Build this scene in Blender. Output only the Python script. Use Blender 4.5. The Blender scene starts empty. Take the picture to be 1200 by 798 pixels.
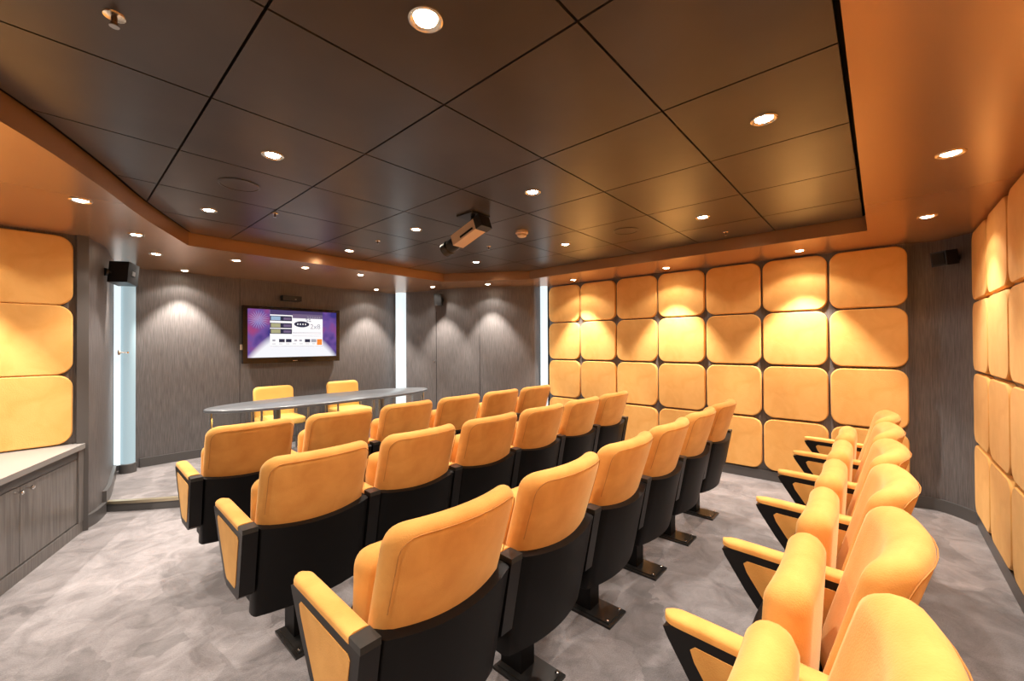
import bpy, bmesh, math, random
from mathutils import Vector, Matrix
random.seed(7)
SC = bpy.context.scene
COL = SC.collection
PI = math.pi

# ------------------------------------------------------------------ camera
yaw, pitch, roll = math.radians(48.0), math.radians(0.474), math.radians(-0.30)
fw = Vector((math.sin(yaw)*math.cos(pitch), math.cos(yaw)*math.cos(pitch), math.sin(pitch)))
r0 = Vector((math.cos(yaw), -math.sin(yaw), 0)); u0 = r0.cross(fw)
rt = r0*math.cos(roll) + u0*math.sin(roll); up = -r0*math.sin(roll) + u0*math.cos(roll)
cd = bpy.data.cameras.new('camera'); cam = bpy.data.objects.new('camera', cd); COL.objects.link(cam)
cd.sensor_width = 36; cd.lens = 479.4/1200*36; cd.clip_start = 0.02
cam.matrix_world = Matrix(((rt.x, up.x, -fw.x, 0), (rt.y, up.y, -fw.y, 0), (rt.z, up.z, -fw.z, 1.45), (0, 0, 0, 1)))
SC.camera = cam
# ------------------------------------------------------------------ world / exposure
w = bpy.data.worlds.new('world'); SC.world = w; w.use_nodes = True
w.node_tree.nodes['Background'].inputs[0].default_value = (0.02, 0.02, 0.02, 1)
SC.view_settings.view_transform = 'Standard'; SC.view_settings.look = 'None'
SC.view_settings.exposure = 0.45; SC.view_settings.gamma = 1.0
E_NARROW, E_WIDE = 50.0, 9.0      # the two beams of every downlight (watts)
LAMP_COL = (1.0, 0.93, 0.84)
ZS, ZC = 2.32, 2.43                # soffit and tile ceiling heights

# ------------------------------------------------------------------ materials
def mat(name, col, rough=.6, metal=0, **k):
    m = bpy.data.materials.new(name); m.use_nodes = True
    b = m.node_tree.nodes['Principled BSDF']
    b.inputs['Base Color'].default_value = (*col, 1); b.inputs['Roughness'].default_value = rough
    b.inputs['Metallic'].default_value = metal
    for n, v in k.items(): b.inputs[n.replace('_', ' ')].default_value = v
    return m
def nodes(m): return m.node_tree.nodes, m.node_tree.links, m.node_tree.nodes['Principled BSDF']
def noisy(m, c1, c2, scale, sc3=(1, 1, 1), detail=4, bump=0, bscale=None, lo=.35, hi=.65, dist=0.0):
    N, L, b = nodes(m)
    tc = N.new('ShaderNodeTexCoord'); mp = N.new('ShaderNodeMapping'); mp.inputs['Scale'].default_value = sc3
    L.new(tc.outputs['Object'], mp.inputs[0])
    nz = N.new('ShaderNodeTexNoise'); nz.inputs['Scale'].default_value = scale; nz.inputs['Detail'].default_value = detail
    nz.inputs['Distortion'].default_value = dist
    L.new(mp.outputs[0], nz.inputs['Vector'])
    cr = N.new('ShaderNodeValToRGB'); cr.color_ramp.elements[0].position = lo; cr.color_ramp.elements[1].position = hi
    cr.color_ramp.elements[0].color = (*c1, 1); cr.color_ramp.elements[1].color = (*c2, 1)
    L.new(nz.outputs['Fac'], cr.inputs[0]); L.new(cr.outputs[0], b.inputs['Base Color'])
    if bump:
        n2 = nz
        if bscale:
            n2 = N.new('ShaderNodeTexNoise'); n2.inputs['Scale'].default_value = bscale; n2.inputs['Detail'].default_value = 3
            L.new(mp.outputs[0], n2.inputs['Vector'])
        bp = N.new('ShaderNodeBump'); bp.inputs['Strength'].default_value = bump; bp.inputs['Distance'].default_value = .01
        L.new(n2.outputs['Fac'], bp.inputs['Height']); L.new(bp.outputs[0], b.inputs['Normal'])
    return cr
M = {}
M['velvet'] = mat('orange_velvet', (.80, .33, .06), .85, Sheen_Weight=.4, Sheen_Roughness=.45)
M['velvet'].node_tree.nodes['Principled BSDF'].inputs['Sheen Tint'].default_value = (1, .80, .42, 1)
noisy(M['velvet'], (.77, .34, .07), (.86, .42, .10), 9, detail=5, bump=.12, bscale=220, dist=.4)
M['panel'] = mat('panel_velvet', (.83, .38, .08), .85, Sheen_Weight=.2)
M['panel'].node_tree.nodes['Principled BSDF'].inputs['Sheen Tint'].default_value = (1, .80, .42, 1)
noisy(M['panel'], (.80, .39, .095), (.87, .46, .13), 6, detail=6, bump=.15, bscale=160, dist=.8)
M['piping'] = mat('piping_thread', (.55, .23, .05), .8)
M['edge'] = mat('panel_edge', (.16, .08, .03), .7)
M['wall'] = mat('dark_grained_wall', (.16, .14, .13), .45)
noisy(M['wall'], (.090, .079, .076), (.165, .147, .142), 14, (11, 11, .5), detail=5, bump=.2, lo=.3, hi=.7)
M['base'] = mat('baseboard_grey', (.085, .078, .075), .35)
M['carpet'] = mat('grey_carpet', (.3, .27, .27), 1.0, Sheen_Weight=.3)
def carpet():
    N, L, b = nodes(M['carpet'])
    tc = N.new('ShaderNodeTexCoord')
    a = N.new('ShaderNodeTexNoise'); a.inputs['Scale'].default_value = 5.5; a.inputs['Detail'].default_value = 8; a.inputs['Distortion'].default_value = .9; a.inputs['Roughness'].default_value = .66
    f = N.new('ShaderNodeTexNoise'); f.inputs['Scale'].default_value = 190; f.inputs['Detail'].default_value = 2
    v = N.new('ShaderNodeTexVoronoi'); v.inputs['Scale'].default_value = 3.0
    nz = N.new('ShaderNodeTexNoise'); nz.inputs['Scale'].default_value = 3; nz.inputs['Detail'].default_value = 3
    vm = N.new('ShaderNodeVectorMath'); vm.operation = 'MULTIPLY_ADD'; vm.inputs[1].default_value = (.5, .5, .5)
    L.new(tc.outputs['Object'], a.inputs['Vector']); L.new(tc.outputs['Object'], f.inputs['Vector']); L.new(tc.outputs['Object'], nz.inputs['Vector'])
    L.new(nz.outputs['Color'], vm.inputs[0]); L.new(tc.outputs['Object'], vm.inputs[2]); L.new(vm.outputs[0], v.inputs['Vector'])
    cr = N.new('ShaderNodeValToRGB'); cr.color_ramp.elements[0].position = .36; cr.color_ramp.elements[1].position = .66
    cr.color_ramp.elements[0].color = (.185, .161, .159, 1); cr.color_ramp.elements[1].color = (.335, .298, .295, 1)
    mx = N.new('ShaderNodeMix'); mx.data_type = 'RGBA'; mx.blend_type = 'MULTIPLY'; mx.inputs[0].default_value = .42
    L.new(a.outputs['Fac'], cr.inputs[0]); L.new(cr.outputs[0], mx.inputs[6])
    sp = N.new('ShaderNodeSeparateColor'); L.new(v.outputs['Color'], sp.inputs[0])
    cb = N.new('ShaderNodeCombineColor')
    for i in range(3): L.new(sp.outputs[0], cb.inputs[i])
    L.new(cb.outputs[0], mx.inputs[7])
    m2 = N.new('ShaderNodeMix'); m2.data_type = 'RGBA'; m2.blend_type = 'OVERLAY'; m2.inputs[0].default_value = .4
    L.new(mx.outputs[2], m2.inputs[6]); L.new(f.outputs['Fac'], m2.inputs[7]); L.new(m2.outputs[2], b.inputs['Base Color'])
    bp = N.new('ShaderNodeBump'); bp.inputs['Strength'].default_value = .5; bp.inputs['Distance'].default_value = .006
    L.new(f.outputs['Fac'], bp.inputs['Height']); L.new(bp.outputs[0], b.inputs['Normal'])
carpet()
M['soffit'] = mat('copper_satin_laminate', (.48, .26, .13), .26, .5)
M['tile'] = mat('dark_ceiling_tile', (.085, .068, .056), .32, .35)
noisy(M['tile'], (.068, .054, .046), (.085, .068, .057), 3)
M['slot'] = mat('black_slot', (.006, .005, .005), .9)
M['black'] = mat('black_shell', (.004, .0035, .0035), .5, Specular_IOR_Level=.22)
M['frame'] = mat('black_arm_frame', (.007, .006, .006), .38, Specular_IOR_Level=.35)
M['cap'] = mat('grey_arm_cap', (.045, .042, .038), .35, .3)
M['plate'] = mat('dark_steel_plate', (.035, .032, .03), .3, .5)
M['chrome'] = mat('chrome', (.8, .78, .75), .15, 1)
M['steel'] = mat('brushed_steel', (.45, .44, .43), .3, 1)
M['brass'] = mat('step_nosing', (.62, .52, .36), .3, .8)
M['glass'] = mat('desk_glass', (.95, .97, .96), .03, 0, Transmission_Weight=1, IOR=1.45)
M['desk'] = mat('grey_desk_laminate', (.13, .135, .145), .3)
M['worktop'] = mat('grey_worktop', (.26, .24, .225), .35)
M['cabinet'] = mat('grey_wood_veneer', (.13, .115, .105), .3)
noisy(M['cabinet'], (.115, .10, .092), (.185, .165, .152), 8, (7, 7, .4), detail=5, bump=.1)
M['plastic'] = mat('black_plastic', (.008, .008, .008), .3)
M['cream'] = mat('cream_plastic', (.75, .55, .38), .45)
M['ring'] = mat('downlight_ring', (.85, .72, .55), .22, 1)
M['bezel'] = mat('screen_bezel', (.012, .008, .007), .12)
M['chairyellow'] = mat('yellow_upholstery', (.86, .47, .11), .8)
M['wood'] = mat('dark_wood', (.10, .05, .025), .4)
def emis(name, col, s):
    m = mat(name, tuple(c*.3 for c in col), .6, Specular_IOR_Level=.1); b = m.node_tree.nodes['Principled BSDF']
    b.inputs['Emission Color'].default_value = (*col, 1); b.inputs['Emission Strength'].default_value = s
    return m
M['bulb'] = emis('lit_bulb', (1, .88, .70), 60)
M['tube'] = emis('lit_column', (.80, .92, .97), .74)
M['tube_blue'] = emis('column_blue_reflection', (.50, .66, .72), .48)  # bluish reflection on the left column, put into its glow colour
M['led'] = emis('led', (.9, .95, 1), 3)

# ------------------------------------------------------------------ helpers
def link(name, bm, m, parent=None, smooth=True, ang=35, bevel=0):
    me = bpy.data.meshes.new(name)
    if bevel:
        bmesh.ops.bevel(bm, geom=[e for e in bm.edges if len(e.link_faces) == 2 and e.calc_face_angle(0) > .5], offset=bevel, segments=2, profile=.7, affect='EDGES')
    bmesh.ops.recalc_face_normals(bm, faces=bm.faces[:])
    bm.to_mesh(me); bm.free()
    if smooth:
        me.polygons.foreach_set('use_smooth', [True]*len(me.polygons)); me.set_sharp_from_angle(angle=math.radians(ang))
    for x in (m if isinstance(m, (list, tuple)) else [m]): me.materials.append(x)
    o = bpy.data.objects.new(name, me); COL.objects.link(o); o.parent = parent
    return o
def tag(o, label, cat, group=None):
    o['label'] = label; o['category'] = cat
    if group: o['group'] = group
    return o
def thing(name, label, cat, loc=(0, 0, 0), rz=0, group=None):
    o = bpy.data.objects.new(name, None); COL.objects.link(o); o.empty_display_size = .1
    o.location = loc; o.rotation_euler = (0, 0, rz)
    return tag(o, label, cat, group)
def struct(o): o['kind'] = 'structure'; return o
def box(bm, x0, x1, y0, y1, z0, z1, mtx=None):
    vs = [bm.verts.new(Vector((x, y, z)) if mtx is None else mtx @ Vector((x, y, z))) for z in (z0, z1) for x, y in ((x0, y0), (x1, y0), (x1, y1), (x0, y1))]
    fs = [(3, 2, 1, 0), (4, 5, 6, 7), (0, 1, 5, 4), (1, 2, 6, 5), (2, 3, 7, 6), (3, 0, 4, 7)]
    return [bm.faces.new([vs[i] for i in f]) for f in fs]
def bx(*a, **k): bm = bmesh.new(); box(bm, *a, **k); return bm
def prism(bm, pts, z0, z1):
    """polygon pts (x,y) extruded in z"""
    a = [bm.verts.new((x, y, z0)) for x, y in pts]; b = [bm.verts.new((x, y, z1)) for x, y in pts]
    n = len(pts); bm.faces.new(a[::-1]); bm.faces.new(b)
    for i in range(n): bm.faces.new((a[i], a[(i+1) % n], b[(i+1) % n], b[i]))
def prism_x(bm, pts, x0, x1):
    """polygon pts (y,z) extruded in x"""
    a = [bm.verts.new((x0, y, z)) for y, z in pts]; b = [bm.verts.new((x1, y, z)) for y, z in pts]
    n = len(pts); bm.faces.new(a[::-1]); bm.faces.new(b)
    for i in range(n): bm.faces.new((a[i], a[(i+1) % n], b[(i+1) % n], b[i]))
def rings(bm, R, cap=True):
    V = [[bm.verts.new(p) for p in r] for r in R]
    for a, b in zip(V, V[1:]):
        n = len(a)
        for i in range(n): bm.faces.new((a[i], a[(i+1) % n], b[(i+1) % n], b[i]))
    if cap: bm.faces.new(V[0][::-1]); bm.faces.new(V[-1])
def lathe(bm, prof, c=(0, 0, 0), n=24, axis='z'):
    R = []
    for r, h in prof:
        ring = []
        for i in range(n):
            a = 2*PI*i/n; p = (r*math.cos(a), r*math.sin(a), h)
            if axis == 'y': p = (p[0], p[2], p[1])
            if axis == 'x': p = (p[2], p[0], p[1])
            ring.append((c[0]+p[0], c[1]+p[1], c[2]+p[2]))
        R.append(ring)
    rings(bm, R)
def tube(bm, pts, r, n=8):
    pts = [Vector(p) for p in pts]; R = []
    for i, p in enumerate(pts):
        d = (pts[min(i+1, len(pts)-1)] - pts[max(i-1, 0)]).normalized()
        q = d.to_track_quat('Z', 'Y')
        R.append([p + q @ Vector((r*math.cos(2*PI*k/n), r*math.sin(2*PI*k/n), 0)) for k in range(n)])
    rings(bm, R)
def catmull(P, k=6):
    out = []
    for i in range(len(P)-1):
        p0 = Vector(P[max(i-1, 0)]); p1 = Vector(P[i]); p2 = Vector(P[i+1]); p3 = Vector(P[min(i+2, len(P)-1)])
        for j in range(k):
            t = j/k
            out.append(.5*((2*p1)+(p2-p0)*t+(2*p0-5*p1+4*p2-p3)*t*t+(3*p1-p0-3*p2+p3)*t*t*t))
    out.append(Vector(P[-1])); return [tuple(p) for p in out]
def rrect(w, h, r, k=5):
    pts = []
    for cx, cy, a0 in ((w/2-r, h/2-r, 0), (-w/2+r, h/2-r, 90), (-w/2+r, -h/2+r, 180), (w/2-r, -h/2+r, 270)):
        for i in range(k+1):
            a = math.radians(a0+90*i/k); pts.append((cx+r*math.cos(a), cy+r*math.sin(a)))
    return pts
def wallstrip(bm, path, z0, z1, th):
    """a wall following the plan path; thickness th to the left of the travel direction (outside)"""
    P = [Vector((x, y)) for x, y in path]; O = []
    for i, p in enumerate(P):
        d = (P[min(i+1, len(P)-1)]-P[max(i-1, 0)]).normalized(); O.append(p+Vector((-d.y, d.x))*th)
    R = [[(p.x, p.y, z0), (o.x, o.y, z0), (o.x, o.y, z1), (p.x, p.y, z1)] for p, o in zip(P, O)]
    rings(bm, R)

# ------------------------------------------------------------------ room shell
LEFT = catmull([(.13, 4.70), (.21, 4.84), (.29, 5.14), (.345, 5.6), (.385, 5.95), (.40, 6.20)], 5)
DIAG = catmull([(3.86, 6.20), (3.93, 5.84), (4.09, 5.16), (4.36, 4.46), (4.74, 3.94), (4.86, 3.87), (5.025, 3.84)], 6)
CORN = catmull([(5.025, -.17), (5.075, -.25), (5.07, -.38), (4.98, -.49), (4.86, -.58)], 5)
XB = -1.6
floor = struct(link('floor', bx(-1.7, 5.3, -.75, 6.4, -.08, 0), M['carpet']))
def wall(name, path, z0=0.0, z1=2.55, th=.1):
    bm = bmesh.new(); wallstrip(bm, path, z0, z1, th); return struct(link(name, bm, M['wall'], ang=25))
wall_front = wall('wall_front', [(.40, 6.20), (3.90, 6.20)])
wall_far = wall('wall_far', DIAG)
wall_panelled = wall('wall_right', [(5.025, 3.75), (5.025, -.17)])
wall_corner = wall('wall_corner', CORN)
wall_near = wall('wall_side', [(4.9, -.58), (XB, -.58)])
wall_back = wall('wall_back', [(XB, -.6), (XB, 4.75)])
wall_nook = wall('wall_left', [(XB-.05, 4.70), (.13, 4.70)])
wall_curve = wall('wall_left_front', LEFT)
def baseboard(name, path, h=.10, th=.028, z0=0):
    """built towards the room (right of travel)"""
    bm = bmesh.new(); wallstrip(bm, path, z0, z0+h, -th)
    return struct(link(name, bm, M['base'], bevel=0))
SZ = .085
baseboard('baseboard_right', [(5.025, 3.7), (5.025, -.16)])
baseboard('baseboard_corner', CORN)
baseboard('baseboard_side', [(4.86, -.58), (XB, -.58)])
baseboard('baseboard_front', [(.62, 6.20), (3.75, 6.20)], z0=SZ)
baseboard('baseboard_far', DIAG, h=.16)
baseboard('baseboard_back', [(XB, -.58), (XB, .6)])
# left curved wall: board on the floor up to the step, then a raised one on the stage
i1 = next(i for i, p in enumerate(LEFT) if p[1] > 4.97)
baseboard('baseboard_left', LEFT[:i1+1], h=.10)
baseboard('baseboard_stage', LEFT[i1:-1], z0=SZ, h=.11)
# corner post between the nook and the curved wall
struct(link('trim_1', bx(.10, .165, 4.655, 4.72, 0, ZS), M['base'], bevel=.004))
# thin joints and the concealed door in the walls
bm = bmesh.new(); box(bm, 1.585, 1.59, 6.1985, 6.202, SZ+.1, ZS); struct(link('trim_2', bm, M['slot'], smooth=False))

# stage platform with bowed front
def bow(x): return 4.16 + .23*(x-2.25)**2 - 0.0*x
stage_pts = [(x, min(bow(x), 5.6)) for x in [.27+ (4.2-.27)*i/24 for i in range(25)]]
# left end follows measured edge
stage_pts = [(x, y) for x, y in stage_pts]
bm = bmesh.new(); prism(bm, stage_pts+[(4.05, 6.2), (.40, 6.2), (.30, 5.3)], 0.0, SZ)
stage = link('stage_platform', bm, M['carpet'], floor, ang=20)
bm = bmesh.new()
R = []
for i, (x, y) in enumerate(stage_pts):
    R.append([(x, y-.012, SZ-.018), (x, y-.012, SZ+.006), (x, y+.045, SZ+.006), (x, y+.045, SZ+.0005)])
rings(bm, R); link('step_nosing', bm, M['brass'], stage)
bm = bmesh.new()
R = [[(x, y-.006, 0.001), (x, y-.006, SZ-.018), (x, y, SZ-.018), (x, y, .001)] for x, y in stage_pts]
rings(bm, R); link('step_riser', bm, M['base'], stage)

# ------------------------------------------------------------------ padded wall panels
def panel_mesh(w, h, t=.036, r=.095):
    bm = bmesh.new()
    prof = [(0, 0), (0, t*.6), (.003, t*.85), (.009, t)]
    R = []
    for ins, d in prof:
        R.append([(x, d, z) for x, z in rrect(w-2*ins, h-2*ins, max(r-ins, .01), 6)])
    rings(bm, R)
    for f in bm.faces:
        f.material_index = 0
    bmesh.ops.recalc_face_normals(bm, faces=bm.faces[:])
    me = bpy.data.meshes.new('padded_panel'); bm.to_mesh(me); bm.free()
    me.polygons.foreach_set('use_smooth', [True]*len(me.polygons)); me.set_sharp_from_angle(angle=math.radians(22))
    me.materials.append(M['panel']); return me
def put(me, name, parent, loc, rz):
    o = bpy.data.objects.new(name, me); COL.objects.link(o); o.parent = parent; o.location = loc; o.rotation_euler = (0, 0, rz); return o
ROWZ = [2.319, 1.765, 1.212, .658, .104]
pm = panel_mesh(.544, .535)
for j in range(7):
    yc = 3.749-.563*(j+.5)
    for i in range(4):
        put(pm, 'padded_panel', wall_panelled, (5.025, yc, (ROWZ[i]+ROWZ[i+1])/2-.004*(i == 0)), PI/2)
pm2 = panel_mesh(.592, .535)
for j in range(10):
    xc = 4.87-.617*(j+.5)
    if xc < -1.4: break
    for i in range(4):
        put(pm2, 'padded_panel', wall_near, (xc, -.58, (ROWZ[i]+ROWZ[i+1])/2-.004*(i == 0)), 0)
pm3 = panel_mesh(.66, .535)
for j in range(2):
    xc = .085-.335-.675*j
    for i in range(3):
        zt = 2.30-.535*i
        put(pm3, 'padded_panel', wall_nook, (xc, 4.70, zt-.2675), PI)

# ------------------------------------------------------------------ ceiling
REC = [(XB+.35, .068), (4.23, .068), (4.25, 3.50), (3.60, 4.52), (.76, 4.47)] + \
      catmull([(.76, 4.47), (.39, 3.72), (.14, 3.12), (-.15, 2.52), (-.55, 1.95), (XB+.35, 1.2)], 5)[1:-1] + [(XB+.35, 1.2)]
def inside(x, y, P=REC):
    c = False; n = len(P)
    for i in range(n):
        (x1, y1), (x2, y2) = P[i], P[(i+1) % n]
        if (y1 > y) != (y2 > y) and x < (x2-x1)*(y-y1)/(y2-y1)+x1: c = not c
    return c
ceiling = struct(link('ceiling', bx(-1.75, 5.3, -.75, 6.4, 2.50, 2.58), M['slot'], smooth=False))
# soffit: slab with the recess cut out (triangulated between the outline and the hole)
bm = bmesh.new()
outer = [(-1.7, -.7), (5.2, -.7), (5.2, 6.35), (-1.7, 6.35)]
vo = [bm.verts.new((x, y, ZS)) for x, y in outer]; vh = [bm.verts.new((x, y, ZS)) for x, y in REC]
ed = [bm.edges.new((vo[i], vo[(i+1) % 4])) for i in range(4)] + [bm.edges.new((vh[i], vh[(i+1) % len(vh)])) for i in range(len(vh))]
bmesh.ops.triangle_fill(bm, edges=ed, use_beauty=True)
for f in list(bm.faces):
    c = f.calc_center_median()
    if inside(c.x, c.y): bm.faces.remove(f)
ex = bmesh.ops.extrude_face_region(bm, geom=bm.faces[:])
for v in ex['geom']:
    if isinstance(v, bmesh.types.BMVert): v.co.z = ZS+.012
struct(link('soffit', bm, M['soffit'], ceiling, smooth=False))
# fascia round the recess
bm = bmesh.new()
P = [Vector(p) for p in REC]; n = len(P); R = []
for i, p in enumerate(P):
    a = (p-P[i-1]).normalized(); b = (P[(i+1) % n]-p).normalized()
    na = Vector((a.y, -a.x)); nb = Vector((b.y, -b.x)); m_ = (na+nb).normalized(); k = 1/max(.4, m_.dot(na))
    q = p+m_*k*.02
    R.append([(p.x, p.y, ZS+.0125), (p.x, p.y, ZC+.012), (q.x, q.y, ZC+.012), (q.x, q.y, ZS+.0125)])
R.append(R[0]); rings(bm, R, cap=False); link('fascia', bm, M['soffit'], ceiling, ang=30)
# tiles (clipped to the recess, inset for the shadow gap)
def clip_poly(poly, x0, x1, y0, y1):
    def cl(ps, f, g):
        out = []
        for i, p in enumerate(ps):
            q = ps[(i+1) % len(ps)]
            if f(p) >= 0: out.append(p)
            if (f(p) >= 0) != (f(q) >= 0):
                t = f(p)/(f(p)-f(q)); out.append((p[0]+(q[0]-p[0])*t, p[1]+(q[1]-p[1])*t))
        return out
    for f in (lambda p: p[0]-x0, lambda p: x1-p[0], lambda p: p[1]-y0, lambda p: y1-p[1]):
        poly = cl(poly, f, None)
        if len(poly) < 3: return []
    return poly
INS = []
for i, p in enumerate(P):
    a = (p-P[i-1]).normalized(); b = (P[(i+1) % n]-p).normalized()
    na = Vector((-a.y, a.x)); nb = Vector((-b.y, b.x)); m_ = (na+nb).normalized()
    q = p+m_*(.026/max(.4, m_.dot(na))); INS.append((q.x, q.y))
XS = [.403+.6527*i for i in range(-3, 8)]; YS = [.676+.642*i for i in range(-1, 8)]
g = .0045
for i in range(len(XS)-1):
    for j in range(len(YS)-1):
        pl = clip_poly(INS, XS[i]+g, XS[i+1]-g, YS[j]+g, YS[j+1]-g)
        cl = []
        for p in pl:
            if not cl or (abs(p[0]-cl[-1][0])+abs(p[1]-cl[-1][1])) > 1e-4: cl.append(p)
        if len(cl) > 2 and (abs(cl[0][0]-cl[-1][0])+abs(cl[0][1]-cl[-1][1])) < 1e-4: cl.pop()
        if len(cl) < 3: continue
        ar = abs(sum(cl[k][0]*cl[(k+1) % len(cl)][1]-cl[(k+1) % len(cl)][0]*cl[k][1] for k in range(len(cl))))/2
        if ar < .004: continue
        bm = bmesh.new(); prism(bm, cl, ZC, ZC+.03); link('ceiling_tile', bm, M['tile'], ceiling, smooth=False)

# ------------------------------------------------------------------ downlights
def dl_master():
    root = thing('downlight', '', 'lamp')
    bm = bmesh.new(); lathe(bm, [(.030, .004), (.034, -.002), (.046, -.007), (.052, -.004), (.053, .001), (.030, .004)][::-1], n=28); a = link('trim_ring', bm, M['ring'], root)
    bm = bmesh.new(); lathe(bm, [(.004, -.0085), (.016, -.0075), (.028, -.004), (.036, .0005), (.036, .003)], n=20); b = link('bulb', bm, M['bulb'], root)
    return root
def lamp_data(nm, e, ang, bl):
    l = bpy.data.lights.new(nm, 'SPOT'); l.energy = e; l.spot_size = math.radians(ang); l.spot_blend = bl; l.color = LAMP_COL; l.shadow_soft_size = .018; return l
L1 = lamp_data('narrow_beam', E_NARROW, 96, .7); L2 = lamp_data('wide_beam', E_WIDE, 128, .35)
L1b = lamp_data('bright_beam', E_NARROW*3.0, 76, .5)
DL = [ # x, y, z, label
 (.74, 1.01, ZC, 'large glaring round downlight in the dark tiled ceiling, nearest the camera'),
 (.74, 2.32, ZC, 'round downlight in the left bay of the tiled ceiling, second from the camera'),
 (.73, 3.60, ZC, 'round downlight in the tiled ceiling by the left end of the front fascia'),
 (2.07, .37, ZC, 'round downlight in the tiled ceiling beside the right-hand copper soffit edge'),
 (2.05, 1.66, ZC, 'round downlight in the tiled ceiling between projector and camera, lens facing straight down'),
 (2.04, 2.93, ZC, 'small round downlight in the tiled ceiling, left of the projector'),
 (2.03, 4.10, ZC, 'round downlight in the tiled ceiling that flares on the front fascia'),
 (3.36, 1.02, ZC, 'round downlight in the tiled ceiling before the third panel column of the far wall'),
 (3.35, 2.30, ZC, 'round downlight in the tiled ceiling, right of the smoke detector'),
 (3.34, 3.58, ZC, 'round downlight in the tiled ceiling nearest the far corner of the recess'),
 (.09, 3.54, ZS, 'round downlight in the copper soffit above the left cabinet'),
 (.41, 4.32, ZS, 'round downlight in the soffit beside the left corner of the ceiling recess'),
 (.62, 5.09, ZS, 'round downlight in the soffit nearest the black loudspeaker on the left wall'),
 (.98, 5.97, ZS, 'small round downlight washing the front wall left of the television'),
 (1.22, 4.89, ZS, 'leftmost of the soffit downlights over the curved desk'),
 (1.86, 4.80, ZS, 'middle one of the soffit downlights over the curved desk'),
 (2.52, 4.80, ZS, 'right one of the soffit downlights over the curved desk'),
 (3.36, 5.90, ZS, 'small round downlight washing the front wall beside the lit column'),
 (3.79, 5.02, ZS, 'round downlight in the soffit in front of the concealed door'),
 (4.18, 4.23, ZS, 'round downlight in the soffit washing the curved wall right of the concealed door'),
 (4.70, 3.10, ZS, 'round downlight above the first two padded panel columns of the far wall'),
 (4.70, 1.83, ZS, 'round downlight above the fourth padded panel column of the far wall'),
 (4.70, .56, ZS, 'round downlight above the sixth padded panel column of the far wall'),
 (4.04, -.25, ZS, 'round downlight in the right soffit by the dark curved corner'),
 (2.76, -.25, ZS, 'round downlight in the right soffit nearest the camera'),
 # the rest of the same grid, out of frame
 (1.48, -.25, ZS, 'round soffit downlight over the last row, out of the picture'),
 (.20, -.25, ZS, 'round soffit downlight just right of the camera, out of the picture'),
 (-1.05, -.25, ZS, 'round soffit downlight behind the camera by the right wall'),
 (-.57, .50, ZC, 'round tiled-ceiling downlight behind the camera'),
 (-.57, 1.50, ZC, 'round tiled-ceiling downlight left of the camera'),
 (-.62, 4.36, ZS, 'round soffit downlight washing the left padded panels'),
 (-.75, 2.75, ZS, 'round soffit downlight over the left aisle'),
 (-1.25, 3.9, ZS, 'round soffit downlight over the back of the left worktop'),
]
master = dl_master()
for k, (x, y, z, lb) in enumerate(DL):
    if k == 0: root = master
    else:
        root = master.copy(); COL.objects.link(root)
        for ch in [c for c in master.children if c.type == 'MESH']:
            c = ch.copy(); COL.objects.link(c); c.parent = root
    root.location = (x, y, z); tag(root, lb, 'lamp', 'recessed ceiling downlights')
    for nm, ld in (('narrow_beam', L1b if k in (13, 17, 18, 19, 20, 21, 22, 30) else L1), ('wide_beam', L2)):
        lo = bpy.data.objects.new(nm, ld); COL.objects.link(lo); lo.parent = root; lo.location = (0, 0, -.022)

# ------------------------------------------------------------------ lit columns
def column(x, y, r, z0, z1, label, mt='tube'):
    t = thing('lit_column', label, 'lamp', (x, y, z0), group='lit white columns')
    bm = bmesh.new(); lathe(bm, [(r, .1), (r, z1-z0-.002)], n=36); link('tube', bm, M[mt], t)
    bm = bmesh.new(); lathe(bm, [(r+.012, .001), (r+.012, .095), (r+.004, .1)], n=36); link('base_ring', bm, M['base'], t)
    return t
column(3.905, 6.02, .105, SZ, ZS, 'glowing white round column behind the right end of the desk')
tl = column(.512, 6.06, .060, SZ, ZS, 'glowing round column with a pale blue reflection in its colour at the left end of the front wall', 'tube_blue')
link('bright_side_strip', bx(-.115, -.062, -.05, -.02, .1, ZS-SZ-.002), M['tube'], tl, bevel=.004)  # added glowing strip, stands in for the column's brighter left half
column(4.93, 3.785, .055, 0, ZS, 'slim glowing white column beside the padded panels of the far wall')

# ------------------------------------------------------------------ concealed door in the curved wall
def at_diag(ymid):
    for (a, b) in zip(DIAG, DIAG[1:]):
        if b[1] <= ymid <= a[1]:
            t = (a[1]-ymid)/(a[1]-b[1]); d = (Vector(b)-Vector(a)).normalized()
            return Vector(a).lerp(Vector(b), t), d
    return Vector(DIAG[0]), Vector((0, -1))
def diag_line(name, y0, z0, z1, wdt=.006):
    p, d = at_diag(y0); m_ = Matrix.Translation((p.x, p.y, 0)) @ Matrix.Rotation(math.atan2(d.y, d.x), 4, 'Z')
    bm = bmesh.new(); box(bm, -wdt/2, wdt/2, -.004, .002, z0, z1, mtx=m_); return bm
door = struct(link('door_1', diag_line('d', 5.28, .16, 1.97), M['slot'], smooth=False))
p, d = at_diag(5.32); bm = bmesh.new(); lathe(bm, [(.012, -.006), (.012, .001), (.004, .002)], n=12, axis='y')
bmesh.ops.transform(bm, verts=bm.verts, matrix=Matrix.Translation((p.x, p.y, 1.18)) @ Matrix.Rotation(math.atan2(d.y, d.x), 4, 'Z'))
link('door_handle', bm, M['steel'], door)
struct(link('trim_3', diag_line('d', 4.55, .16, 1.95, .003), M['slot'], smooth=False))
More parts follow.
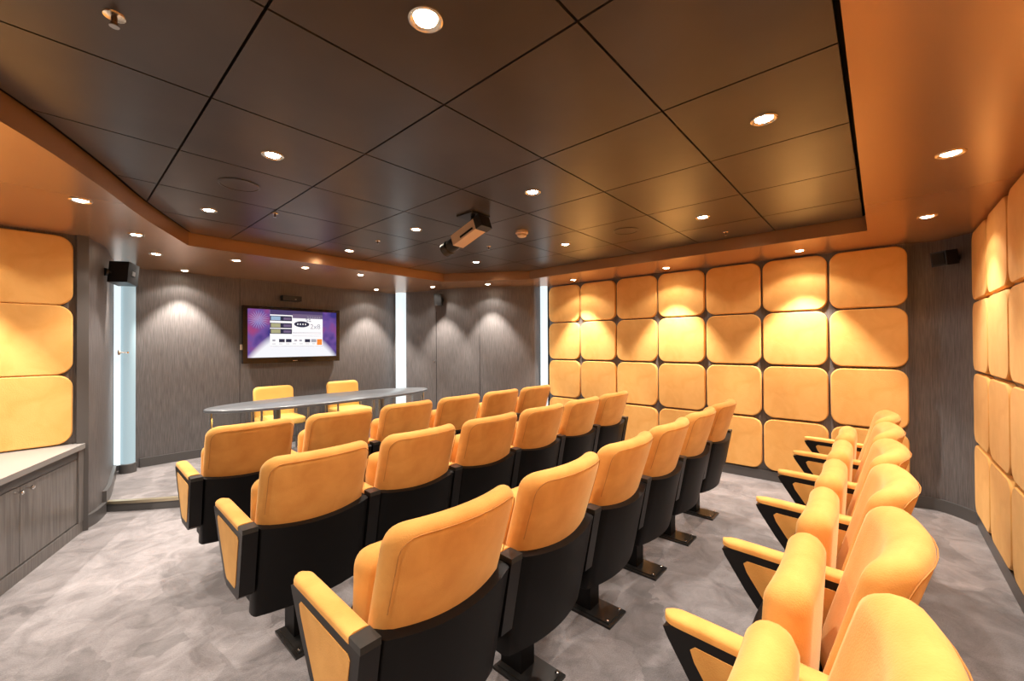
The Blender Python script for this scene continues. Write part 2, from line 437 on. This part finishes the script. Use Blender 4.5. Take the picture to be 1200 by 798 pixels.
# knob and plate by the left column (fitting on the front edge of the curved wall)
t = thing('door_knob', 'small white lever knob on the edge of the left curved wall', 'handle', (.425, 5.93, 1.38), math.radians(-80))
bm = bmesh.new(); lathe(bm, [(.026, 0), (.026, .008), (.022, .012)], n=20, axis='y'); link('back_plate', bm, M['cream'], t)
bm = bmesh.new(); tube(bm, [(0, .01, 0), (0, .05, 0), (.01, .06, 0), (.05, .062, 0)], .009, 10); link('lever', bm, M['chrome'], t)

# ------------------------------------------------------------------ auditorium seats
def slab(yc, hw, zt, zb, th, bulge, rc, rb=.02, hump=.0, thf=None, nz=22, cut=None, rnd=.5, nx=12, rmax=.045):
    """upright upholstered slab: centre line yc(z), half width hw, curved in plan by bulge (middle backwards),
       top corner radius rc, thickness th(z), hump raises the middle of the top"""
    bm = bmesh.new(); R = []
    zs = []
    H = zt-zb
    for i in range(nz+1):
        t = i/nz; zs.append(zb+H*(1-(1-t)**1.6))
    zs = sorted(set([zb]+[zb+rb*(1-math.cos(a*PI/8)) for a in range(1, 4)]+zs[2:]))
    for z in zs:
        w_ = hw; dz = zt-z
        if dz < rc: w_ = hw-rc+math.sqrt(max(rc*rc-(rc-dz)**2, 0))
        T = th(z) if callable(th) else th
        e = T*rnd
        tt = T
        if dz < e: tt = T*math.sqrt(max(1-((e-dz)/e)**2, .02))
        db = z-zb
        if db < rb:
            tt *= math.sqrt(max(1-((rb-db)/rb)**2*.6, .05)); w_ -= rb*(1-math.sqrt(max(1-((rb-db)/rb)**2, 0)))
        ring = []
        rr = min(tt*.48, rmax)
        pts = []
        for k in range(nx+1): pts.append((-1+2*k/nx, 1))
        # front edge line left->right, then rounded end, back line, rounded end
        loop = []
        xw = max(w_-rr, .01)
        for k in range(nx+1): loop.append((-xw+2*xw*k/nx, tt/2))
        for k in range(1, 5): a = PI/2-PI*k/5; loop.append((xw+rr*math.cos(a), tt/2*math.sin(a)))
        for k in range(nx+1): loop.append((xw-2*xw*k/nx, -tt/2))
        for k in range(1, 5): a = -PI/2-PI*k/5; loop.append((-xw+rr*math.cos(a), tt/2*math.sin(a)))
        for x, y in loop:
            q = 1-(x/hw)**2
            yy = yc(z)+y-bulge*q
            f = (z-zb)/H
            ring.append((x, yy, z+hump*q*f**3 - (cut*q*(1-f)**3 if cut else 0)))
        R.append(ring)
    rings(bm, R); return bm
def back_y(z): return -.015-.16*(z-.45)/.55
def BACK_T(z): return .075+.018*min(max((z-.45)/.4, 0), 1)
P_SEAT = .568
def seat_parts(root, right_arm):
    # upholstered back
    o = link('backrest', slab(back_y, .244, .970, .44, BACK_T, .055, .062, hump=.004, nz=26), M['velvet'], root, ang=60)
    # piping on the rear face
    pts = []
    w_, zt_ = .226, .942
    def rear(x, z):
        q = 1-(x/.244)**2; f = (z-.44)/.528
        return (x, back_y(z)-BACK_T(z)/2-.055*q+.0006, z+.004*q*f**3)
    path = [(-w_, .72)]+[(-w_, z) for z in (.78, .84, .87)]+[(-w_+.05*(1-math.cos(a)), zt_-.05+.05*math.sin(a)) for a in (0, .4, .8, 1.2, 1.57)]
    path += [(x, zt_) for x in (-.12, -.06, 0, .06, .12)]
    path += [(-x, z) for x, z in path[:9][::-1]]
    bm = bmesh.new(); tube(bm, [rear(x, z) for x, z in path], .0016, 5); link('piping', bm, M['piping'], o)
    # black rear shell
    sh = slab(lambda z: -.032-.205*(z-.26), .2515, .674, .255, lambda z: .085, .046, .010, rb=.008, hump=-.022, nz=14, rnd=.05, rmax=.012)
    link('back_shell', sh, M['black'], root, ang=50)
    # folded seat
    link('seat', slab(lambda z: .045-.06*(z-.5), .228, .835, .40, .105, .01, .055, rb=.03, nz=20, rnd=.55), M['velvet'], root, ang=60)
    link('seat_pan', slab(lambda z: .095-.05*abs(z-.45), .222, .64, .27, lambda z: .055, -.018, .05, rb=.04, nz=14), M['black'], root, ang=50)
    # pedestal
    bm = bmesh.new(); box(bm, -.045, .045, .03, .15, .012, .34); link('pedestal_leg', bm, M['black'], root, bevel=.006)
    bm = bmesh.new(); box(bm, -.245, .245, -.02, .06, .30, .36); link('cross_beam', bm, M['black'], root, bevel=.004)
    bm = bmesh.new(); box(bm, -.088, .088, -.11, .16, 0, .012); box(bm, -.072, .072, -.095, .145, .012, .018); pl = link('floor_plate', bm, M['plate'], root, bevel=.002)
    for sx in (-.062, .062):
        bm = bmesh.new(); lathe(bm, [(.008, .018), (.008, .024), (.004, .027)], (sx, -.082, 0), 8)
        link('bolt', bm, M['chrome'], pl)
    for s in ((-1, 1) if right_arm else (-1,)):
        cx = s*P_SEAT/2; h = .0295
        fr = bmesh.new()
        out = [(.295, .668), (.285, .646), (.215, .54), (.105, .395), (.075, .378), (-.100, .385), (-.120, .40), (-.172, .680), (.27, .680)]
        prism_x(fr, out, cx-h, cx+h)
        f = link('armrest_frame', fr, M['frame'], root, bevel=.005)
        # pad
        bm = bmesh.new(); R = []
        ys = [-.112, -.10, 0, .1, .2, .26]+[.262+.036*math.sin(a) for a in (.3, .6, .9, 1.2, 1.45)]
        for y in ys:
            ww = h+.001
            if y > .262: ww = (h+.001)*math.sqrt(max(1-((y-.262)/.0365)**2, .02))
            zt2 = .704-(.0 if y < .25 else (y-.25)*.12)
            prof = [(-ww, .680), (-ww, zt2-.010), (-ww*.86, zt2-.003), (-ww*.5, zt2), (ww*.5, zt2), (ww*.86, zt2-.003), (ww, zt2-.010), (ww, .680)]
            R.append([(cx+x, y, z) for x, z in prof])
        rings(bm, R); link('armrest_pad', bm, M['velvet'], root, ang=50)
        bm = bmesh.new(); box(bm, cx-h, cx+h, -.174, -.113, .680, .700); link('armrest_cap', bm, M['cap'], root, bevel=.006)
        # inset panels on both faces
        ins = [(.222, .640), (.212, .612), (.160, .535), (.085, .430), (.062, .415), (-.065, .420), (-.080, .438), (-.120, .640), (-.108, .652), (.21, .652)]
        for sd in (-1, 1):
            bm = bmesh.new(); x0 = cx+sd*h; prism_x(bm, ins, min(x0, x0+sd*.002), max(x0, x0+sd*.002)); link('armrest_inset', bm, M['velvet'], root, bevel=.0008)
def slope_arms(root):
    for ch in root.children:
        if ch.name.startswith('armrest'):
            for v in ch.data.vertices: v.co.z -= .030*max(.295-v.co.y, 0); v.co.y += (.012 if v.co.y < 0 else 0)
ROWS = [(.16, 'back row'), (1.14, 'third row'), (2.12, 'second row'), (3.10, 'front row')]
PLACE = {'back row': ['nearest the camera', 'second from the camera', 'third from the camera', 'third from the dark curved corner', 'second from the dark curved corner', 'farthest from the camera']}
ORD = ['at the left aisle end', 'second from the left aisle', 'third from the left aisle', 'fourth from the left aisle', 'second from the far wall', 'last before the far wall']
DESC = {'back row': 'row along the padded right wall', 'third row': 'large nearest row seen from behind', 'second row': 'middle row seen from behind', 'front row': 'row directly before the desk'}
def clone(src, parent=None):
    c = src.copy(); COL.objects.link(c); c.parent = parent
    for ch in src.children: clone(ch, c)
    return c
def seat_label(rn, k):
    where = (PLACE['back row'] if rn == 'back row' else ORD)[k]
    return 'orange folding theatre seat, %s, %s' % (DESC[rn], where)
protoA = thing('theatre_seat', '', 'seat'); seat_parts(protoA, False)
protoB = thing('theatre_seat', '', 'seat'); seat_parts(protoB, True)
slope_arms(protoA); slope_arms(protoB)
usedA = usedB = False
for (yo, rn) in ROWS:
    for k in range(6):
        if k < 5: o = protoA if not usedA else clone(protoA); usedA = True
        else: o = protoB if not usedB else clone(protoB); usedB = True
        dx = .045 if rn == 'back row' else 0
        o.location = (.824+dx+k*P_SEAT, yo, 0); o.name = 'theatre_seat'
        tag(o, seat_label(rn, k), 'seat', 'theatre seats in four rows')

# ------------------------------------------------------------------ curved desk on the stage
desk = thing('curved_desk', 'long boat-shaped grey desk with curved glass front on the stage', 'desk', (2.20, 4.78, SZ), math.radians(0))
DW, DD = 1.27, .40
def super_e(a, w_, d_, e=.85): c, s = math.cos(a), math.sin(a); return (w_*math.copysign(abs(c)**e, c), d_*math.copysign(abs(s)**1.0, s))
bm = bmesh.new(); R = []
for ins, z in ((.012, .722), (0, .728), (0, .748), (.010, .755)):
    R.append([(*super_e(2*PI*i/64, DW-ins, DD-ins), z) for i in range(64)])
rings(bm, R); link('desktop', bm, M['desk'], desk, ang=40)
bm = bmesh.new(); pts = [super_e(PI+PI*i/40, DW-.05, DD-.07) for i in range(1, 40)]
R = [[(x, y, .03), (x*.985, y*.97, .03), (x*.985, y*.97, .722), (x, y, .722)] for x, y in pts]
rings(bm, R); link('glass_front', bm, M['glass'], desk, ang=30)
for sx in (-1, 1):
    bm = bmesh.new(); x, y = pts[0] if sx < 0 else pts[-1]; lathe(bm, [(.012, 0), (.012, .722)], (x, y+.02, 0), 14); link('post', bm, M['chrome'], desk)
for sx in (-.62, .62):
    bm = bmesh.new(); lathe(bm, [(.16, 0), (.16, .012), (.035, .02), (.035, .722)], (sx, .05, 0), 24); link('pedestal', bm, M['steel'], desk)
bm = bmesh.new(); R = [[(x, y, 0), (x*.97, y*.94, 0), (x*.97, y*.94, .03), (x, y, .03)] for x, y in pts]
rings(bm, R); link('glass_channel', bm, M['steel'], desk)

def stage_chair(x, y, rz, label):
    t = thing('upholstered_armchair', label, 'chair', (x, y, SZ), rz, group='yellow chairs behind the desk')
    bm = slab(lambda z: -.20-.12*(z-.5), (.235), .835, .40, .06, .02, .06, rb=.03, nz=16); link('backrest', bm, M['chairyellow'], t, ang=60)
    bm = bmesh.new(); R = [[(*p, z) for p in [(a, b) for a, b in rrect(.47-2*i_, .46-2*i_, .06, 5)]] for i_, z in ((.02, .39), (0, .40), (0, .455), (.02, .475))]
    rings(bm, R); link('seat', bm, M['chairyellow'], t, ang=50)
    for s in (-1, 1):
        bm = bmesh.new(); tube(bm, [(s*.265, -.20, .01), (s*.265, -.20, .60), (s*.265, -.16, .625), (s*.265, .14, .625), (s*.265, .19, .60), (s*.265, .20, .01)], .013, 10)
        link('arm_frame', bm, M['steel'], t)
        bm = bmesh.new(); box(bm, s*.265-.028, s*.265+.028, -.15, .17, .635, .665); link('arm_pad', bm, M['velvet'], t, bevel=.01)
        bm = bmesh.new(); box(bm, min(s*.235, s*.265), max(s*.235, s*.265), -.03, .03, .40, .43); link('bracket', bm, M['steel'], t)
    return t
stage_chair(1.87, 5.60, PI, 'yellow upholstered armchair behind the desk under the television, left one')
stage_chair(2.80, 5.64, PI, 'yellow upholstered armchair behind the desk, right one toward the lit column')

# ------------------------------------------------------------------ television
tv = thing('television', 'wall-mounted flat television showing a purple firework page', 'television', (2.235, 6.20, 1.59))
W, H = 1.27, .76
bm = bmesh.new(); box(bm, -W/2, W/2, -.085, -.03, -H/2, H/2); link('bezel', bm, M['bezel'], tv, bevel=.012)
bm = bmesh.new(); box(bm, -.3, .3, -.03, 0, -.2, .2); link('wall_bracket', bm, M['plastic'], tv)
sw, sh_ = 1.165, .645; szc = .018
def screen_mat():
    m = mat('screen_picture', (0, 0, 0), .15); N, L, b = nodes(m)
    tc = N.new('ShaderNodeTexCoord'); sp = N.new('ShaderNodeSeparateXYZ'); L.new(tc.outputs['Object'], sp.inputs[0])
    def math_(op, a, bb=None, clamp=False):
        n_ = N.new('ShaderNodeMath'); n_.operation = op; n_.use_clamp = clamp
        for i, v in enumerate((a, bb)):
            if v is None: continue
            if isinstance(v, (int, float)): n_.inputs[i].default_value = v
            else: L.new(v, n_.inputs[i])
        return n_.outputs[0]
    X, Z = sp.outputs[0], sp.outputs[2]
    # vertical blend: purple to white at the foot, arched (white climbs in the middle)
    x2 = math_('MULTIPLY', X, X)
    zz = math_('ADD', Z, math_('MULTIPLY', x2, 1.15))
    wf = N.new('ShaderNodeMapRange'); wf.inputs[1].default_value = .02; wf.inputs[2].default_value = .14
    L.new(math_('ADD', zz, .02), wf.inputs[0])
    nz = N.new('ShaderNodeTexNoise'); nz.inputs['Scale'].default_value = 4.5; L.new(tc.outputs['Object'], nz.inputs['Vector'])
    cr = N.new('ShaderNodeValToRGB'); e = cr.color_ramp.elements
    e[0].position = .35; e[0].color = (.045, .035, .22, 1); e[1].position = .68; e[1].color = (.36, .06, .20, 1)
    mid = cr.color_ramp.elements.new(.5); mid.color = (.16, .08, .33, 1)
    L.new(nz.outputs['Fac'], cr.inputs[0])
    # firework rays
    dx = math_('SUBTRACT', X, -.455); dz = math_('SUBTRACT', Z, .20)
    ang = math_('ARCTAN2', dz, dx); ray_ = math_('POWER', math_('ABSOLUTE', math_('SINE', math_('MULTIPLY', ang, 11))), 5)
    rad = math_('SQRT', math_('ADD', math_('MULTIPLY', dx, dx), math_('MULTIPLY', dz, dz)))
    mr = N.new('ShaderNodeMapRange'); mr.inputs[1].default_value = .13; mr.inputs[2].default_value = .03; L.new(rad, mr.inputs[0])
    fac = math_('MULTIPLY', ray_, mr.outputs[0], True)
    m1 = N.new('ShaderNodeMix'); m1.data_type = 'RGBA'; L.new(fac, m1.inputs[0]); L.new(cr.outputs[0], m1.inputs[6]); m1.inputs[7].default_value = (.55, .6, 1, 1)
    m2 = N.new('ShaderNodeMix'); m2.data_type = 'RGBA'; L.new(wf.outputs[0], m2.inputs[0]); m2.inputs[6].default_value = (.95, .95, 1, 1); L.new(m1.outputs[2], m2.inputs[7])
    L.new(m2.outputs[2], b.inputs['Emission Color']); b.inputs['Emission Strength'].default_value = .72; b.inputs['Specular IOR Level'].default_value = .15
    return m
def front_quad(x0, x1, z0, z1, y): return bx(x0, x1, y, y+.001, z0, z1)
scr = link('screen', bx(-sw/2, sw/2, -.0875, -.085, szc-sh_/2, szc+sh_/2), screen_mat(), tv, smooth=False)
PX = lambda u: -sw/2+sw*u
PZ = lambda v: szc+sh_/2-sh_*v
C_ = {k: emis('page_'+k, c, .72) for k, c in dict(white=(.92, .93, .97), navy=(.07, .05, .14), dark=(.03, .03, .06), grey=(.35, .36, .42), mauve=(.16, .12, .22), sky=(.30, .45, .62), olive=(.38, .38, .22), orange=(.9, .25, .04)).items()}
def pg(name, c, u0, u1, v0, v1, lay=1): return link(name, bx(PX(u0), PX(u1), -.0875-.0008*lay, -.0875-.0008*lay+.0007, PZ(v1), PZ(v0)), C_[c], scr, smooth=False)
pg('page_background', 'white', .225, .825, .0, .78)
pg('page_header', 'navy', .225, .825, .0, .10, 2)
pg('page_header', 'mauve', .47, .825, .07, .16, 3)
for k, (v, c) in enumerate(((.125, 'sky'), (.275, 'olive'), (.40, 'olive'))):
    pg('page_thumbnail', 'dark', .225, .462, v, v+.105, 2); pg('page_picture', c, .235, .335, v+.012, v+.093, 3); pg('page_picture', 'mauve', .37, .45, v+.03, v+.08, 3)
bm = bmesh.new(); lathe(bm, [(.085, -.0003), (.085, .0003)], n=28, axis='y'); bmesh.ops.scale(bm, vec=(1.2, 1, .5), verts=bm.verts); bmesh.ops.translate(bm, vec=(PX(.575), -.0892, PZ(.29)), verts=bm.verts); link('page_logo', bm, C_['dark'], scr)
for k in range(4): pg('page_mark', 'white', .522+.03*k, .534+.03*k, .272, .305, 4)
for u, v in ((.62, .16), (.655, .165), (.63, .20), (.66, .205)): pg('page_mark', 'grey', u, u+.022, v, v+.025, 3)
cu = bpy.data.curves.new('page_lettering', 'FONT'); cu.body = '2x8'; cu.size = .098; cu.extrude = .0003; cu.align_x = 'CENTER'
tx = bpy.data.objects.new('page_lettering', cu); COL.objects.link(tx); tx.parent = scr; tx.location = (PX(.735), -.0893, PZ(.385)); tx.rotation_euler = (PI/2, 0, 0); cu.materials.append(C_['grey'])
bpy.context.view_layer.update()
me_ = bpy.data.meshes.new_from_object(tx); me_.materials.clear(); me_.materials.append(C_['grey'])
t2 = bpy.data.objects.new('page_lettering', me_); COL.objects.link(t2); t2.parent = scr; t2.location = tx.location; t2.rotation_euler = tx.rotation_euler
bpy.data.objects.remove(tx); t2.name = 'page_lettering'
for k in range(6): pg('page_mark', 'grey', .64+.028*k, .655+.028*k, .12, .135, 4)
for v in (.465, .49, .545): pg('page_line', 'grey', .47, .81, v, v+.006, 2)
for k, (u, c) in enumerate(((.32, 'dark'), (.395, 'dark'), (.61, 'dark'), (.685, 'grey'), (.755, 'orange'))):
    pg('page_button', c, u, u+.062, .615, .685 if c != 'orange' else .745, 3)
for u in (.25, .49, .545):
    pg('page_mark', 'grey', u, u+.03, .625, .665, 3)
for k in range(7): pg('page_line', 'grey', .245+.075*k, .285+.075*k, .715, .725, 3)
pg('page_line', 'grey', .225, .825, .765, .772, 3)
link('logo_bar', bx(-.03, .03, -.087, -.085, -.362, -.352), M['steel'], tv, smooth=False)
link('side_switch', bx(-W/2-.02, -W/2, -.05, -.03, -.20, -.13), M['cream'], tv)
# small centre loudspeaker above the television
t = thing('centre_loudspeaker', 'small black box loudspeaker mounted above the television', 'speaker', (2.19, 6.20, 2.10))
link('housing', bx(-.12, .12, -.12, -.01, -.035, .035), M['plastic'], t, bevel=.006); link('bracket', bx(-.03, .03, -.01, 0, -.02, .02), M['plastic'], t)
link('badge', bx(.03, .05, -.1215, -.12, -.018, -.006), M['steel'], t)

# ------------------------------------------------------------------ loudspeakers on brackets
def speaker(loc, rz, bodyrz, label, wd=.15, hh=.20, dp=.14, off=.16, tilt=0.15):
    t = thing('loudspeaker', label, 'speaker', loc, rz, group='wall loudspeakers')
    bm = bmesh.new(); lathe(bm, [(.035, 0), (.035, .012), (.02, .02)], n=16, axis='y'); link('wall_plate', bm, M['plastic'], t)
    bm = bmesh.new(); tube(bm, [(0, .01, 0), (0, off, 0)], .010, 8); link('bracket_arm', bm, M['plastic'], t)
    bm = bmesh.new(); m_ = Matrix.Translation((0, off+dp*.4, 0)) @ Matrix.Rotation(bodyrz, 4, 'Z') @ Matrix.Rotation(-tilt, 4, 'X')
    box(bm, -wd/2, wd/2, -dp/2, dp/2, -hh/2, hh/2, mtx=m_); b = link('housing', bm, M['plastic'], t, bevel=.008)
    bm = bmesh.new(); box(bm, -wd/2+.012, wd/2-.012, dp/2, dp/2+.006, -hh/2+.012, hh/2-.012, mtx=m_); link('grille', bm, M['slot'], b, bevel=.002)
    bm = bmesh.new(); box(bm, wd/2, wd/2+.004, -.02, .02, -.02, .02, mtx=m_); link('terminal', bm, M['steel'], b)
    return t
speaker((.275, 5.04, 2.10), math.radians(-75), math.radians(40), 'black cube loudspeaker on a bracket on the left curved wall', .15, .19, .14, .07)
p, d = at_diag(5.17); speaker((p.x, p.y, 2.15), math.atan2(d.y, d.x)+PI, math.radians(30), 'black box loudspeaker on the curved wall above the concealed door', .12, .19, .11, .06)
speaker((4.985, -.47, 2.14), math.radians(50), 0, 'dark grey loudspeaker in the dim curved corner by the right panels', .11, .12, .12, .06)
sp = bpy.data.objects.get('loudspeaker.002')

# ------------------------------------------------------------------ projector
pj = thing('projector', 'cream and black projector hanging from the tiled ceiling', 'projector', (2.12, 2.30, ZC))
link('mount_plate', bx(-.09, .09, -.09, .09, -.012, 0), M['plastic'], pj, bevel=.003)
bm = bmesh.new(); tube(bm, [(0, 0, -.012), (0, 0, -.07)], .02, 10); link('mount_pole', bm, M['plastic'], pj)
m_ = Matrix.Translation((0, .02, -.115)) @ Matrix.Rotation(math.radians(4), 4, 'Z') @ Matrix.Rotation(math.radians(-20), 4, 'X')
bm = bmesh.new(); box(bm, -.055, .055, -.10, .17, -.042, .042, mtx=m_); bd = link('housing', bm, M['cream'], pj, bevel=.008)
bm = bmesh.new(); box(bm, -.060, .060, -.15, -.09, -.048, .048, mtx=m_); link('connector_end', bm, M['plastic'], pj, bevel=.006)
bm = bmesh.new(); lathe(bm, [(.045, .17), (.05, .19), (.05, .25), (.058, .26), (.058, .31), (.045, .315)], n=22, axis='y'); bmesh.ops.transform(bm, verts=bm.verts, matrix=m_); ln = link('lens_barrel', bm, M['plastic'], pj)
for z_ in (.02, -.02):
    bm = bmesh.new(); box(bm, .0505, .054, .20, .24, z_-.008, z_+.008, mtx=m_); link('lens_tab', bm, M['steel'], ln)
bm = bmesh.new(); box(bm, -.0575, -.055, -.06, .08, -.028, -.012, mtx=m_); link('vent', bm, M['slot'], bd)

# ------------------------------------------------------------------ ceiling fittings
t = thing('smoke_detector', 'small cream smoke detector on the tiled ceiling right of the projector', 'detector', (2.70, 2.31, ZC))
bm = bmesh.new(); lathe(bm, [(.055, 0), (.055, -.022), (.046, -.028)][::-1], n=24); link('base', bm, M['cream'], t)
bm = bmesh.new(); lathe(bm, [(.040, -.028), (.040, -.042), (.028, -.052), (.012, -.054)][::-1], n=24); link('sensor_head', bm, M['cream'], t)
def sprinkler(x, y, label, s=1, z=ZC):
    t = thing('sprinkler', label, 'sprinkler', (x, y, z), group='ceiling sprinklers')
    bm = bmesh.new(); lathe(bm, [(.040*s, 0), (.038*s, -.006*s), (.020*s, -.010*s)][::-1], n=22); link('rosette', bm, M['ring'], t)
    bm = bmesh.new(); lathe(bm, [(.012*s, -.008*s), (.010*s, -.03*s), (.014*s, -.034*s), (.006*s, -.045*s)][::-1], n=12); link('nozzle', bm, M['wood'], t)
    bm = bmesh.new(); lathe(bm, [(.018*s, -.046*s), (.018*s, -.049*s)][::-1], n=14); link('deflector', bm, M['steel'], t)
sprinkler(.11, 1.68, 'brass fire sprinkler in the tiled ceiling near the upper left corner', .68)
sprinkler(2.90, 2.92, 'tiny ceiling sprinkler beyond the projector', .6)
sprinkler(3.96, 1.01, 'tiny ceiling sprinkler near the right part of the fascia', .6)
sprinkler(2.02, 3.52, 'tiny ceiling sprinkler between two downlights near the front fascia', .6)
sprinkler(1.08, 3.34, 'tiny ceiling sprinkler left in the tiled ceiling behind the round speaker', .6)
def grille(x, y, label):
    t = thing('ceiling_speaker', label, 'speaker', (x, y, ZC), group='flush round ceiling speakers')
    bm = bmesh.new(); lathe(bm, [(.108, .001), (.110, -.004), (.100, -.006), (.096, .001)][::-1], n=36); link('rim', bm, M['tile'], t)
    bm = bmesh.new(); lathe(bm, [(.097, .001), (.097, -.003)][::-1], n=36); link('grille', bm, M['tile'], t)
grille(.74, 2.90, 'flush round brown ceiling speaker in the left bay of the tiled ceiling')
grille(3.31, 1.64, 'flush round brown ceiling speaker in front of the padded far wall')

# ------------------------------------------------------------------ cabinet and worktop on the left
a = Vector((-.20, 3.80)); b = Vector((.135, 4.60)); dv = (b-a).normalized()
e1 = Vector((.135, 4.655)); 
def cabpt(s, off=0): return e1 - dv*s + Vector((dv.y, -dv.x))*off      # s metres back from the far end, off towards the room
Lc = 4.0
e2 = cabpt(Lc)
while e2.x < XB+.02: Lc -= .02; e2 = cabpt(Lc)
mc = Matrix(((dv.x, dv.y, 0, e1.x), (dv.y, -dv.x, 0, e1.y), (0, 0, 1, 0), (0, 0, 0, 1)))   # local x along the front (towards far end), y to the room
cab = thing('built_in_cabinet', 'built-in grey veneer cabinet with two knobs under the left padded panels', 'cabinet', (e1.x, e1.y, 0), math.atan2(dv.y, dv.x))
# local frame of the empty: x along the front, +y = left of travel (towards nook); the room is -y
def cb(x0, x1, y0, y1, z0, z1): return bx(x0, x1, y0, y1, z0, z1)
link('plinth', cb(-Lc, 0, 0.0, .03, 0, .085), M['cabinet'], cab, bevel=.002)
link('carcass', cb(-Lc, 0, .03, .06, .03, .64), M['cabinet'], cab)
link('top_rail', cb(-Lc, -.07, .005, .03, .585, .645), M['base'], cab)
link('end_stile', cb(-.07, 0, -.004, .03, .085, .645), M['cabinet'], cab, bevel=.003)
w_d = .66
for k in range(6):
    x1 = -.075-k*(w_d+.004)
    if x1-w_d < -Lc: break
    dr = link('door', cb(x1-w_d, x1, .006, .028, .095, .580), M['cabinet'], cab, bevel=.002)
    hx = x1-w_d+.05 if k % 2 == 0 else x1-.05
    bm = bmesh.new(); lathe(bm, [(.006, .006), (.006, -.018), (.013, -.022), (.014, -.032), (.008, -.038)], (hx, 0, .555), 14, 'y'); link('knob', bm, M['chrome'], dr)
wt = bmesh.new(); f0 = cabpt(-.0, .025); f1 = cabpt(Lc, .025)
prism(wt, [(f0.x-.01, f0.y), (f1.x, f1.y), (XB+.002, f1.y), (XB+.002, 4.695), (.095, 4.695)], .650, .688)
tag(link('worktop', wt, M['worktop'], bevel=.003), 'pale grey worktop on the built-in cabinet below the left padded panels', 'worktop')

for o in bpy.data.objects:
    if o.name.startswith('wall_') and o.parent is None and o.get('kind') != 'structure' and o.type == 'MESH': o['kind'] = 'structure'
